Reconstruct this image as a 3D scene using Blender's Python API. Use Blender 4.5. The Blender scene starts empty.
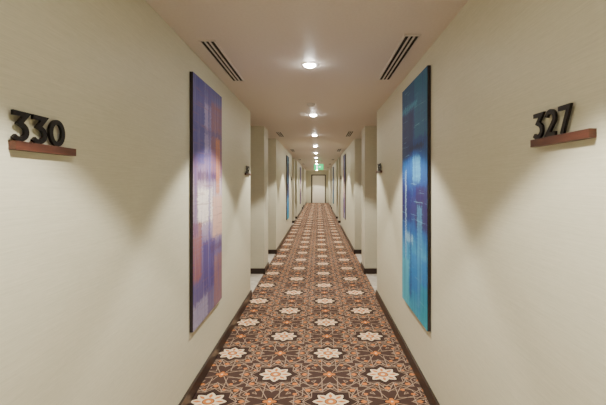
import bpy, bmesh, math, random
from mathutils import Vector
random.seed(3)
XL,XR,H=-0.945,0.825,2.6
XC=(XL+XR)/2
Y0,Y1=-5.0,32.3
REC=0.45
ALC=[(5.65,7.10),(7.65,9.10)]
ALCS=[(a+9*k,b+9*k) for k in range(3) for a,b in ALC]

def link(o):
    bpy.context.scene.collection.objects.link(o); return o
def srgb(r,g,b):
    f=lambda c:(c/255/12.92) if c/255<=0.04045 else ((c/255+0.055)/1.055)**2.4
    return (f(r),f(g),f(b),1)
class NT:
    def __init__(s,name):
        s.m=bpy.data.materials.new(name); s.m.use_nodes=True
        s.t=s.m.node_tree; s.n=s.t.nodes; s.l=s.t.links
        s.b=s.n['Principled BSDF']
    def inp(s,sock,v):
        if isinstance(v,bpy.types.NodeSocket): s.l.new(v,sock)
        else: sock.default_value=v
    def M(s,op,a,b=None,c=None,clamp=False):
        n=s.n.new('ShaderNodeMath'); n.operation=op; n.use_clamp=clamp
        s.inp(n.inputs[0],a)
        if b is not None: s.inp(n.inputs[1],b)
        if c is not None: s.inp(n.inputs[2],c)
        return n.outputs[0]
    def mix(s,f,a,b,mode='MIX'):
        n=s.n.new('ShaderNodeMix'); n.data_type='RGBA'; n.blend_type=mode
        s.inp(n.inputs[0],f); s.inp(n.inputs[6],a); s.inp(n.inputs[7],b)
        return n.outputs[2]
    def coord(s): return s.n.new('ShaderNodeTexCoord').outputs['Object']
    def sep(s,v):
        n=s.n.new('ShaderNodeSeparateXYZ'); s.l.new(v,n.inputs[0]); return n.outputs
    def comb(s,x,y,z):
        n=s.n.new('ShaderNodeCombineXYZ'); s.inp(n.inputs[0],x); s.inp(n.inputs[1],y); s.inp(n.inputs[2],z); return n.outputs[0]
    def mapping(s,v,scale,loc=(0,0,0)):
        n=s.n.new('ShaderNodeMapping'); s.l.new(v,n.inputs[0]); n.inputs['Scale'].default_value=scale; n.inputs['Location'].default_value=loc; return n.outputs[0]
    def noise(s,v,scale,detail=3,rough=0.5,col=False):
        n=s.n.new('ShaderNodeTexNoise'); s.l.new(v,n.inputs['Vector']); n.inputs['Scale'].default_value=scale
        n.inputs['Detail'].default_value=detail; n.inputs['Roughness'].default_value=rough
        return n.outputs['Color' if col else 'Fac']
    def ramp(s,f,stops,interp='LINEAR'):
        n=s.n.new('ShaderNodeValToRGB'); s.l.new(f,n.inputs[0]); r=n.color_ramp; r.interpolation=interp
        while len(r.elements)<len(stops): r.elements.new(0.5)
        for e,(p,c) in zip(r.elements,stops): e.position=p; e.color=c
        return n.outputs[0]
    def bump(s,h,strength,dist=0.01):
        n=s.n.new('ShaderNodeBump'); s.l.new(h,n.inputs['Height']); n.inputs['Strength'].default_value=strength; n.inputs['Distance'].default_value=dist
        s.l.new(n.outputs[0],s.b.inputs['Normal'])
    def out(s,col,rough=0.6):
        s.inp(s.b.inputs['Base Color'],col); s.inp(s.b.inputs['Roughness'],rough); return s.m

def plain(name,c,rough=0.5,metal=0,em=None,es=0,var=0.06,scale=20):
    t=NT(name); v=t.coord(); n=t.noise(v,scale)
    f=t.M('MULTIPLY_ADD',n,2*var,1-var)
    col=t.mix(1.0,c,t.comb(f,f,f),'MULTIPLY')
    t.out(col,rough); t.b.inputs['Metallic'].default_value=metal
    if em: t.b.inputs['Emission Color'].default_value=em; t.b.inputs['Emission Strength'].default_value=es
    return t.m
def wood(name,c1,c2,axis_scale,rough=0.4):
    t=NT(name); v=t.mapping(t.coord(),axis_scale); n=t.noise(v,6,6,0.6)
    c=t.ramp(n,[(0.3,c1),(0.7,c2)]); t.bump(n,0.15,0.002); return t.out(c,rough)

# wallpaper
def wallmat():
    t=NT('wallpaper'); v=t.coord()
    n=t.noise(t.mapping(v,(3,3,160)),1.5,4,0.65)
    n2=t.noise(t.mapping(v,(8,8,40)),3,3)
    s=t.M('ADD',t.M('MULTIPLY',n,0.7),t.M('MULTIPLY',n2,0.3))
    c=t.ramp(s,[(0.3,srgb(202,200,176)),(0.7,srgb(219,216,193))])
    t.bump(s,0.25,0.002); return t.out(c,0.48)
M_wall=wallmat()
t=NT('ceiling_paint'); n=t.noise(t.coord(),60,3); M_ceil=t.out(t.ramp(n,[(0.3,srgb(218,210,203)),(0.7,srgb(224,216,209))]),0.5)

# carpet
def carpet():
    t=NT('patterned_carpet'); M=t.M; v=t.coord(); x,y,z=t.sep(v)
    S=0.87
    u=M('DIVIDE',M('SUBTRACT',x,0.094),0.898); w=M('DIVIDE',M('SUBTRACT',y,3.80),0.842)
    def cen(a,o):
        q=M('ADD',a,0.5+o); return M('MULTIPLY',M('SUBTRACT',M('FRACT',q),0.5),S)
    ax,ay=cen(u,0),cen(w,0); bx,by=cen(u,0.5),cen(w,0.5)
    ln=lambda a,b:M('SQRT',M('ADD',M('MULTIPLY',a,a),M('MULTIPLY',b,b)))
    ra,rb=ln(ax,ay),ln(bx,by)
    k=M('LESS_THAN',rb,ra)
    sel=lambda a,b:M('ADD',a,M('MULTIPLY',k,M('SUBTRACT',b,a)))
    px,py=sel(ax,bx),sel(ay,by); r=M('MINIMUM',ra,rb)
    th=M('ADD',M('ARCTAN2',py,px),math.pi)
    ang=M('PINGPONG',th,math.pi/8)
    X=M('MULTIPLY',r,M('COSINE',ang)); Y=M('MULTIPLY',r,M('SINE',ang))
    def line(beta,c,wd):
        d=M('ABSOLUTE',M('SUBTRACT',M('ADD',M('MULTIPLY',X,math.cos(beta)),M('MULTIPLY',Y,math.sin(beta))),c))
        return M('LESS_THAN',d,wd)
    base=srgb(60,42,36); base2=srgb(74,54,46); tan=srgb(168,144,122); cream=srgb(236,212,178); org=srgb(204,124,62); dk=srgb(44,30,26)
    fib=t.noise(v,260,2)
    col=t.mix(M('MULTIPLY',M('GREATER_THAN',M('ADD',M('MULTIPLY',X,.707),M('MULTIPLY',Y,.707)),0.165),0.8),base,base2)
    for beta,c,wd in ((math.pi/4,0.138,0.0028),(3*math.pi/8,0.112,0.0028),(0,0.265,0.0028),(math.pi/2,0.060,0.0028),(3*math.pi/8,0.175,0.0028),(3*math.pi/8,0.225,0.0028),(math.pi/4,0.205,0.0028),(math.pi/8,0.185,0.0028)):
        m=line(beta,c,wd); m=M('MULTIPLY',m,M('GREATER_THAN',r,0.115))
        col=t.mix(m,col,tan)
    def dia(cx,cy,s,cc):
        nonlocal col
        d=M('ADD',M('ABSOLUTE',M('SUBTRACT',X,cx)),M('ABSOLUTE',M('SUBTRACT',Y,cy)))
        col=t.mix(M('LESS_THAN',d,s),col,cc)
    dia(0.235,0,0.025,org); dia(0.175,0.072,0.015,org); dia(0.26,0.108,0.020,org); dia(0.205,0.03,0.009,tan)
    cx2,cy2=cen(u,0.5),cen(w,0.0); dx2,dy2=cen(u,0.0),cen(w,0.5)
    for qx,qy in ((cx2,cy2),(dx2,dy2)):
        rr=ln(qx,qy); a2=M('PINGPONG',M('ADD',M('ARCTAN2',qy,qx),math.pi),math.pi/4)
        rad=M('MULTIPLY_ADD',M('COSINE',M('MULTIPLY',a2,4)),0.012,0.038)
        col=t.mix(M('LESS_THAN',rr,M('ADD',rad,0.009)),col,dk)
        col=t.mix(M('LESS_THAN',rr,rad),col,org)
        col=t.mix(M('LESS_THAN',rr,0.009),col,cream)
    # eight-pointed star flower: kite-shaped petals
    def kite(cx,rx,ry):
        a=M('ABSOLUTE',M('DIVIDE',M('SUBTRACT',X,cx),rx)); b=M('ABSOLUTE',M('DIVIDE',Y,ry))
        return M('ADD',M('POWER',a,1.3),M('POWER',b,1.3))
    e=kite(0.078,0.053,0.036)
    col=t.mix(M('LESS_THAN',r,0.088),col,dk)
    col=t.mix(M('LESS_THAN',e,1.3),col,dk)
    col=t.mix(M('LESS_THAN',e,1.0),col,cream)
    col=t.mix(M('LESS_THAN',kite(0.080,0.030,0.013),1.0),col,org)
    col=t.mix(M('LESS_THAN',r,0.044),col,dk)
    col=t.mix(M('LESS_THAN',r,0.039),col,org)
    col=t.mix(M('LESS_THAN',r,0.017),col,cream)
    f=M('MULTIPLY_ADD',fib,0.7,0.65)
    col=t.mix(1.0,col,t.comb(f,f,f),'MULTIPLY')
    t.bump(fib,0.5,0.004)
    t.b.inputs['Specular IOR Level'].default_value=0.2
    return t.out(col,0.85)
M_carpet=carpet()
M_base=wood('dark_skirting_wood',srgb(34,22,18),srgb(52,34,27),(1,1,8),0.35)
M_plank=wood('walnut_shelf_wood',srgb(66,38,28),srgb(104,62,46),(8,1,8),0.4)
M_dig=plain('dark_bronze',srgb(24,19,16),0.4,0.4)
M_door=wood('door_veneer',srgb(72,44,30),srgb(104,68,46),(8,8,1),0.35)
M_lightdoor=plain('cream_door_paint',srgb(242,237,225),0.4)
M_metal=plain('brushed_metal',srgb(150,145,140),0.3,1)
M_white=plain('white_painted_metal',srgb(220,214,208),0.45)
M_black=plain('vent_cavity_black',srgb(16,14,13),0.8)
M_marble=NT('marble_threshold'); _n=M_marble.noise(M_marble.coord(),8,8,0.7); M_marble=M_marble.out(M_marble.ramp(_n,[(0.35,srgb(225,218,205)),(0.6,srgb(200,190,175))]),0.25)
M_lamp=plain('lamp_lens',(1,1,1,1),0.5,0,(1,0.94,0.86,1),200)
M_green=plain('exit_green',srgb(4,130,70),0.5,0,srgb(0,200,110),2.2)
M_exw=plain('exit_pictogram_white',(1,1,1,1),0.5,0,(0.9,1,0.95,1),4)
M_edge=plain('canvas_edge_dark',srgb(48,40,44),0.6)

def addbox(bm,a,b,mi=0,bev=0):
    r=bmesh.ops.create_cube(bm,size=1)['verts']
    for v in r:
        v.co=Vector([(a[i]+b[i])/2+v.co[i]*(b[i]-a[i]) for i in range(3)])
    fs=set(f for v in r for f in v.link_faces)
    for f in fs: f.material_index=mi
    if bev:
        es=list(set(e for v in r for e in v.link_edges))
        g=bmesh.ops.bevel(bm,geom=es,offset=bev,segments=2,affect='EDGES',profile=0.7)
        for f in g['faces']: f.material_index=mi
def obj(name,bm,mats,parent=None,smooth=False):
    bmesh.ops.recalc_face_normals(bm,faces=bm.faces[:])
    me=bpy.data.meshes.new(name); bm.to_mesh(me); bm.free()
    for m in mats: me.materials.append(m)
    if smooth:
        for p in me.polygons: p.use_smooth=True
    o=link(bpy.data.objects.new(name,me))
    if parent: o.parent=parent
    return o
def boxes(name,lst,mats,parent=None,bev=0):
    bm=bmesh.new()
    for it in lst: addbox(bm,it[0],it[1],it[2] if len(it)>2 else 0,bev)
    return obj(name,bm,mats,parent)
def empty(name,loc=(0,0,0)):
    e=link(bpy.data.objects.new(name,None)); e.location=loc; e.empty_display_size=0.1; return e
def mn(a,b): return tuple(min(p,q) for p,q in zip(a,b)),tuple(max(p,q) for p,q in zip(a,b))

# ---- shell
def wall(name,X,s):
    pts=[(X,Y0)]
    for a,b in ALCS: pts+=[(X,a),(X+s*REC,a),(X+s*REC,b),(X,b)]
    pts+=[(X,Y1),(X+s*0.75,Y1),(X+s*0.75,Y0)]
    bm=bmesh.new(); vs=[bm.verts.new((p[0],p[1],0)) for p in pts]
    f=bm.faces.new(vs); r=bmesh.ops.extrude_face_region(bm,geom=[f])
    for v in r['geom']:
        if isinstance(v,bmesh.types.BMVert): v.co.z=H
    return obj(name,bm,[M_wall])
wall('wall_left',XL,-1); wall('wall_right',XR,1)
boxes('wall_end',[((XL-.75,Y1,0),(XR+.75,Y1+.15,H))],[M_wall])
boxes('wall_back',[((XL-.75,Y0-.15,0),(XR+.75,Y0,H))],[M_wall])
boxes('floor',[((XL-.75,Y0-.15,-.1),(XR+.75,Y1+.15,0))],[M_carpet])
boxes('ceiling',[((XL-.75,Y0-.15,H),(XR+.75,Y1+.15,H+.1))],[M_ceil])
def baseb(name,X,s):
    T,B=0.018,0.10; L=[]
    ys=[Y0]+[q for ab in ALCS for q in ab]+[Y1]
    for i in range(0,len(ys),2):
        a,b=ys[i],ys[i+1]
        a2=a-(T if i else 0); b2=b+(T if i+2<len(ys) else 0)
        L.append(mn((X,a2,0),(X-s*T,b2,B)))
    for a,b in ALCS:
        L.append(mn((X,a,0),(X+s*REC,a+T,B))); L.append(mn((X,b-T,0),(X+s*REC,b,B)))
    boxes(name,L,[M_base])
baseb('baseboard_left',XL,-1); baseb('baseboard_right',XR,1)
ti=1
for X,s in ((XL,-1),(XR,1)):
    L=[mn((X+s*0.012,a+.018,0),(X+s*(REC),b-.018,0.008)) for a,b in ALCS]
    boxes('trim_%d'%ti,L,[M_marble]); ti+=1

# ---- doors
dn=1
def side_door(X,s,a,b,flip):
    global dn
    bx=X+s*REC; c=(a+b)/2; e=empty('door_%d'%dn,(0,0,0)); dn+=1
    w=0.5
    boxes('frame',[mn((bx,c-w-.08,0.008),(bx-s*.04,c-w,2.2)),mn((bx,c+w,0.008),(bx-s*.04,c+w+.08,2.2)),mn((bx,c-w,2.12),(bx-s*.04,c+w,2.2))],[M_base],e)
    boxes('leaf',[mn((bx,c-w,0.01),(bx-s*.02,c+w,2.12))],[M_door],e)
    hy=c+(w-.08)*flip
    boxes('handle',[mn((bx-s*.02,hy-.025,.95),(bx-s*.03,hy+.025,1.2)),mn((bx-s*.03,hy-.01,1.04),(bx-s*.07,hy+.01,1.06)),mn((bx-s*.06,hy-.01 if flip<0 else hy-.13,1.04),(bx-s*.075,hy+.13 if flip<0 else hy+.01,1.06))],[M_metal],e)
for i,(a,b) in enumerate(ALCS):
    for X,s in ((XL,-1),(XR,1)): side_door(X,s,a,b,-1 if i%2==0 else 1)
# end door
e=empty('door_%d'%dn)
y=Y1
boxes('frame',[((-.54,y-.05,0),(-.45,y,2.27)),((.55,y-.05,0),(.62,y,2.27)),((-.45,y-.05,2.2),(.55,y,2.27))],[M_base],e)
boxes('leaf',[((-.45,y-.03,0.01),(.55,y,2.2),0),((-.36,y-.035,1.0),(-.05,y-.03,2.08),0),((.06,y-.035,1.0),(.46,y-.03,2.08),0),((-.36,y-.035,.2),(-.05,y-.03,.9),0),((.06,y-.035,.2),(.46,y-.03,.9),0)],[M_lightdoor],e)
boxes('pull_handle',[((-.42,y-.07,.9),(-.40,y-.05,1.3)),((-.42,y-.07,.92),(-.40,y-.03,.94)),((-.42,y-.07,1.26),(-.40,y-.03,1.28))],[M_metal],e)

# ---- number signs
def arc(cx,cy,rx,ry,a0,a1,n=14):
    return [(cx+rx*math.cos(math.radians(a0+(a1-a0)*i/n)),cy+ry*math.sin(math.radians(a0+(a1-a0)*i/n))) for i in range(n+1)]
W=0.082
GL={
 '3':([(0.03,1-W),(0.52,1-W),(0.27,0.60)]+arc(0.26,0.325,0.26,0.25,62,-140,20),False),
 '0':(arc(0.34,0.5,0.28,0.5-W,0,360,32)[:-1],True),
 '2':(arc(0.30,0.68,0.23,0.245,165,-35,14)+[(0.12,W),(0.58,W)],False),
 '7':([(0.02,1-W),(0.54,1-W),(0.20,0.0)],False),
 '5':([(0.54,1-W),(0.14,1-W),(0.10,0.56)]+arc(0.28,0.34,0.26,0.265,100,-130,16),False),
}
def ribbon(bm,pts,closed,w,f,d0,d1):
    n=len(pts); L=[];R=[]
    P=[Vector(p) for p in pts]
    for i in range(n):
        if closed: a,b=P[i-1],P[(i+1)%n]; t1=(P[i]-a).normalized(); t2=(b-P[i]).normalized()
        else:
            t1=(P[i]-P[i-1]).normalized() if i else (P[1]-P[0]).normalized()
            t2=(P[i+1]-P[i]).normalized() if i<n-1 else t1
        t=(t1+t2)
        if t.length<1e-4: t=t1
        t.normalize(); nn=Vector((-t.y,t.x)); n1=Vector((-t1.y,t1.x))
        k=min(1/max(nn.dot(n1),0.3),2.2)
        L.append(P[i]+nn*w*k); R.append(P[i]-nn*w*k)
    q=[[bm.verts.new(f(p.x,p.y,d)) for p in arr] for arr in (L,R) for d in (d0,d1)]
    m=n if closed else n-1
    for i in range(m):
        j=(i+1)%n
        for A,B in ((q[0],q[2]),(q[1],q[3]),(q[0],q[1]),(q[2],q[3])):
            bm.faces.new((A[i],A[j],B[j],B[i]))
    if not closed:
        for i in (0,n-1): bm.faces.new((q[0][i],q[1][i],q[3][i],q[2][i]))
def sign(X,s,ya,yb,yplank,zb,text,hh=0.094,pt=0.028):
    """digits read from ya to yb; s=+1 if wall normal is +x"""
    e=empty('room_number_sign',(X,(ya+yb)/2,zb)); e0=e.location.copy()
    pe=boxes('shelf',[mn((X,yplank[0],zb-pt),(X+s*.024,yplank[1],zb))],[M_plank],None,0.002)
    bm=bmesh.new(); adv=[{'0':0.80}.get(c,0.72) for c in text]; tot=sum(adv)-0.12
    sc=(yb-ya)/tot; o=0
    for c,ad in zip(text,adv):
        pts,cl=GL[c]
        ribbon(bm,pts,cl,W,lambda px,py,d,o=o:(X+s*d,ya+(px+o)*sc,zb+py*hh),0.010,0.019)
        o+=ad
    do=obj('digits',bm,[M_dig])
    for c in (pe,do): c.parent=e; c.location=-e0
sign(XL,1,1.225,1.478,(1.232,1.54),1.730,'330')
sign(XR,-1,1.517,1.295,(1.195,1.525),1.762,'327')
for k in range(3):
    d=9*k
    sign(XL,1,5.22+d,5.47+d,(5.2+d,5.55+d),1.730,('332','350','373')[k])
    sign(XR,-1,5.47+d,5.22+d,(5.2+d,5.55+d),1.762,('325','303','277')[k])

# ---- paintings: broad knife-strokes (overlapping vertical/horizontal patches)
def paint(name,kind):
    t=NT(name); M=t.M; v=t.coord(); x,y,z=t.sep(v)
    rough1=t.noise(t.mapping(v,(1,30,4)),2,5,0.7); rough2=t.noise(t.mapping(v,(1,4,30)),2,5,0.7)
    sy=t.noise(t.mapping(v,(1,38,1.0)),1.4,6,0.6); sh=t.noise(t.mapping(v,(1,1.2,34)),1.6,6,0.65); big=t.noise(v,3,6,0.65)
    h=M('DIVIDE',z,1.955); h=M('ADD',h,M('MULTIPLY',M('SUBTRACT',big,0.5),0.14)); h=M('ADD',h,M('MULTIPLY',M('SUBTRACT',sy,0.5),0.20),clamp=True)
    V=(kind=='violet')
    if V: base=[(0,(122,112,150)),(0.15,(96,84,136)),(0.3,(128,112,156)),(0.4,(190,172,194)),(0.52,(210,194,202)),(0.6,(150,124,156)),(0.72,(96,88,150)),(0.88,(116,110,170)),(1,(82,86,150))]
    else: base=[(0,(56,160,190)),(0.12,(24,124,186)),(0.24,(60,156,200)),(0.34,(18,90,158)),(0.42,(40,38,100)),(0.52,(30,44,116)),(0.62,(20,96,166)),(0.70,(10,66,134)),(0.82,(8,46,108)),(1,(10,80,120))]
    c=t.ramp(h,[(p,srgb(*q)) for p,q in base])
    if V: P=[(.50,.95,1.15,1.80,(146,98,106),.9),(.0,.30,1.25,1.95,(70,70,150),.8),(.10,.55,.78,1.05,(250,240,230),1.1),(.55,.9,.62,.98,(228,184,156),1),(0,.22,.35,.80,(156,92,78),.9),(.25,.62,.22,.62,(78,62,128),1),(.60,.9,.0,.45,(154,108,104),.9),(.0,.4,.0,.18,(176,168,196),.8),(.3,.5,1.35,1.75,(176,164,206),.8),(.1,.8,1.12,1.19,(84,52,88),.9),(.66,.80,1.0,1.5,(200,130,86),1),(.0,.9,1.5,1.55,(72,70,140),.7),(.4,.9,.5,.56,(88,60,100),.8),(.42,.48,.2,1.9,(90,82,156),.8),(.0,.12,.7,1.3,(118,84,130),.8)]
    else: P=[(.0,.4,1.45,1.95,(14,100,134),.9),(.45,.9,1.3,1.7,(8,28,90),1),(.2,.45,1.1,1.3,(90,168,206),.8),(.0,.35,.72,1.05,(40,26,84),1.1),(.5,.9,.75,1.02,(18,26,96),1),(.45,.75,.57,.64,(150,196,216),.8),(.0,.5,.2,.5,(16,112,190),.9),(.6,.9,.0,.4,(90,190,208),.8),(.15,.3,.1,.9,(80,160,200),.6),(.7,.74,.4,1.2,(176,208,222),.7),(.3,.9,1.72,1.76,(60,150,180),.8),(.1,.6,1.36,1.40,(8,24,70),.9),(.5,.56,.1,.7,(14,60,130),.8),(0,.2,.0,.3,(24,150,170),.8)]
    for i,(a,b,z0,z1,cc,al) in enumerate(P):
        yy=M('ADD',y,M('MULTIPLY',M('SUBTRACT',rough2,0.5),0.12)); zz=M('ADD',z,M('MULTIPLY',M('SUBTRACT',rough1,0.5),0.22))
        m=M('MULTIPLY',M('MULTIPLY',M('GREATER_THAN',yy,a),M('LESS_THAN',yy,b)),M('MULTIPLY',M('GREATER_THAN',zz,z0),M('LESS_THAN',zz,z1)))
        st=M('MULTIPLY',M('ADD',sy if i%2 else sh,0.30),al,clamp=True)
        c=t.mix(M('MULTIPLY',m,st),c,srgb(*cc))
    if V:
        c=t.mix(M('MULTIPLY',M('GREATER_THAN',sy,0.57),0.45),c,srgb(74,68,144)); c=t.mix(M('MULTIPLY',M('LESS_THAN',sy,0.40),0.35),c,srgb(206,190,206))
        c=t.mix(M('MULTIPLY',M('GREATER_THAN',sh,0.58),0.4),c,srgb(144,100,112))
    else:
        c=t.mix(M('MULTIPLY',M('GREATER_THAN',sy,0.56),0.45),c,srgb(8,50,124)); c=t.mix(M('MULTIPLY',M('LESS_THAN',sy,0.38),0.35),c,srgb(60,160,196))
        c=t.mix(M('MULTIPLY',M('GREATER_THAN',sh,0.63),0.35),c,srgb(130,190,214))
    t.bump(sy,0.15,0.002)
    return t.out(c,0.6)
P1=paint('violet_abstract_paint','violet'); P2=paint('blue_abstract_paint','blue')
def painting(X,s,y0,y1,z0,z1,mat,off=0):
    bm=bmesh.new(); w=y1-y0; hh=z1-z0; T=0.026
    addbox(bm,(0,0,0),(T-.002,w,hh),0,0.002)
    addbox(bm,(T-.002,.002,.002),(T,w-.002,hh-.002),1)
    if s<0:
        for v in bm.verts: v.co.x*=-1
    o=obj('abstract_painting',bm,[M_edge,mat]); o.location=(X+s*0.001,y0,z0); return o
for k in range(3):
    painting(XL,1,2.97+9*k,3.86+9*k,.50,2.42,P1 if k%2==0 else P2)
    painting(XR,-1,2.95+9*k,3.83+9*k,.515,2.46,P2 if k%2==0 else P1)

# ---- ceiling fixtures
ys=[-4.1,-1.6,0.9]+[3.4+2.5*i for i in range(12)]
for yy in ys:
    if yy>Y1-.4: continue
    e=empty('ceiling_downlight',(-0.07,yy,H))
    bm=bmesh.new(); N=32
    prof=[(0.064,-0.0005),(0.062,-0.008),(0.054,-0.010),(0.048,-0.006)]
    rings=[[bm.verts.new((r*math.cos(2*math.pi*i/N),r*math.sin(2*math.pi*i/N),z)) for i in range(N)] for r,z in prof]
    for A,B in zip(rings,rings[1:]):
        for i in range(N): bm.faces.new((A[i],A[(i+1)%N],B[(i+1)%N],B[i]))
    obj('trim_ring',bm,[M_white],e,True)
    bm=bmesh.new()
    prof=[(0.050,-0.006),(0.044,-0.016),(0.030,-0.024),(0.014,-0.028)]
    rings=[[bm.verts.new((r*math.cos(2*math.pi*i/N),r*math.sin(2*math.pi*i/N),z)) for i in range(N)] for r,z in prof]
    for A,B in zip(rings,rings[1:]):
        for i in range(N): bm.faces.new((A[i],A[(i+1)%N],B[(i+1)%N],B[i]))
    bm.faces.new(rings[-1])
    obj('lens',bm,[M_lamp],e,True)
    l=bpy.data.lights.new('downlight_beam','SPOT'); l.energy=190; l.spot_size=math.radians(106); l.spot_blend=0.22; l.shadow_soft_size=0.03; l.color=(1,0.94,0.84)
    lo=link(bpy.data.objects.new('beam',l)); lo.parent=e; lo.location=(0,0,-0.06)
def vent(x0,x1,y0,y1):
    bm=bmesh.new()
    addbox(bm,(x0,y0,H-.004),(x1,y1,H),1)
    w=x1-x0; f=0.008
    for a,b in (((x0-.01,y0-.01),(x0+.002,y1+.01)),((x1-.002,y0-.01),(x1+.01,y1+.01)),((x0,y0-.01),(x1,y0+.003)),((x0,y1-.003),(x1,y1+.01))):
        addbox(bm,(a[0],a[1],H-.008),(b[0],b[1],H),0)
    for i in (1,2):
        c=x0+w*i/3; addbox(bm,(c-.006,y0,H-.010),(c+.006,y1,H-.003),0)
    obj('ceiling_air_vent',bm,[M_white,M_black])
vs=[(2.83,3.94)]+[(7.9+9*k-0*k,8.7+9*k) for k in range(3)]+[(11.9+9*k,12.9+9*k) for k in range(2)]
for a,b in vs:
    vent(-.825,-.73,a,b); vent(.59,.685,a-.1,b-.05)
for yy in (5.11,14.6,23.6):
    bm=bmesh.new(); N=24
    prof=[(0.055,0),(0.055,-0.012),(0.045,-0.02),(0.034,-0.024),(0.032,-0.034),(0.015,-0.038)]
    rings=[[bm.verts.new((r*math.cos(2*math.pi*i/N),r*math.sin(2*math.pi*i/N),z)) for i in range(N)] for r,z in prof]
    for A,B in zip(rings,rings[1:]):
        for i in range(N): bm.faces.new((A[i],A[(i+1)%N],B[(i+1)%N],B[i]))
    bm.faces.new(rings[-1]); o=obj('smoke_detector',bm,[M_white],None,True); o.location=(-0.09,yy,H)
for yy,zz in ((17.6,2.32),):
    e=empty('exit_sign',(0.03,yy,H))
    boxes('housing',[((-.2,-.03,-.42),(.2,.03,-.18))],[M_green],e,0.004)
    boxes('suspension_rods',[((-.14,-.005,-.18),(-.13,.005,0)),((.13,-.005,-.18),(.14,.005,0))],[M_metal],e)
    boxes('pictogram',[((-.10,-.034,-.38),(-.05,-.03,-.24)),((0.0,-.034,-.31),(.08,-.03,-.29))],[M_exw],e)

# world
w=bpy.data.worlds.new('World'); bpy.context.scene.world=w; w.use_nodes=True
w.node_tree.nodes['Background'].inputs[0].default_value=(0.9,0.85,0.75,1); w.node_tree.nodes['Background'].inputs[1].default_value=0.1
# camera
cd=bpy.data.cameras.new('camera'); cd.lens=24; cd.sensor_width=36; cd.shift_x=-15/606; cd.shift_y=-19.5/606; cd.clip_start=0.05
co=link(bpy.data.objects.new('camera',cd)); co.location=(0,0,1.6); co.rotation_euler=(math.pi/2,0,0)
bpy.context.scene.camera=co
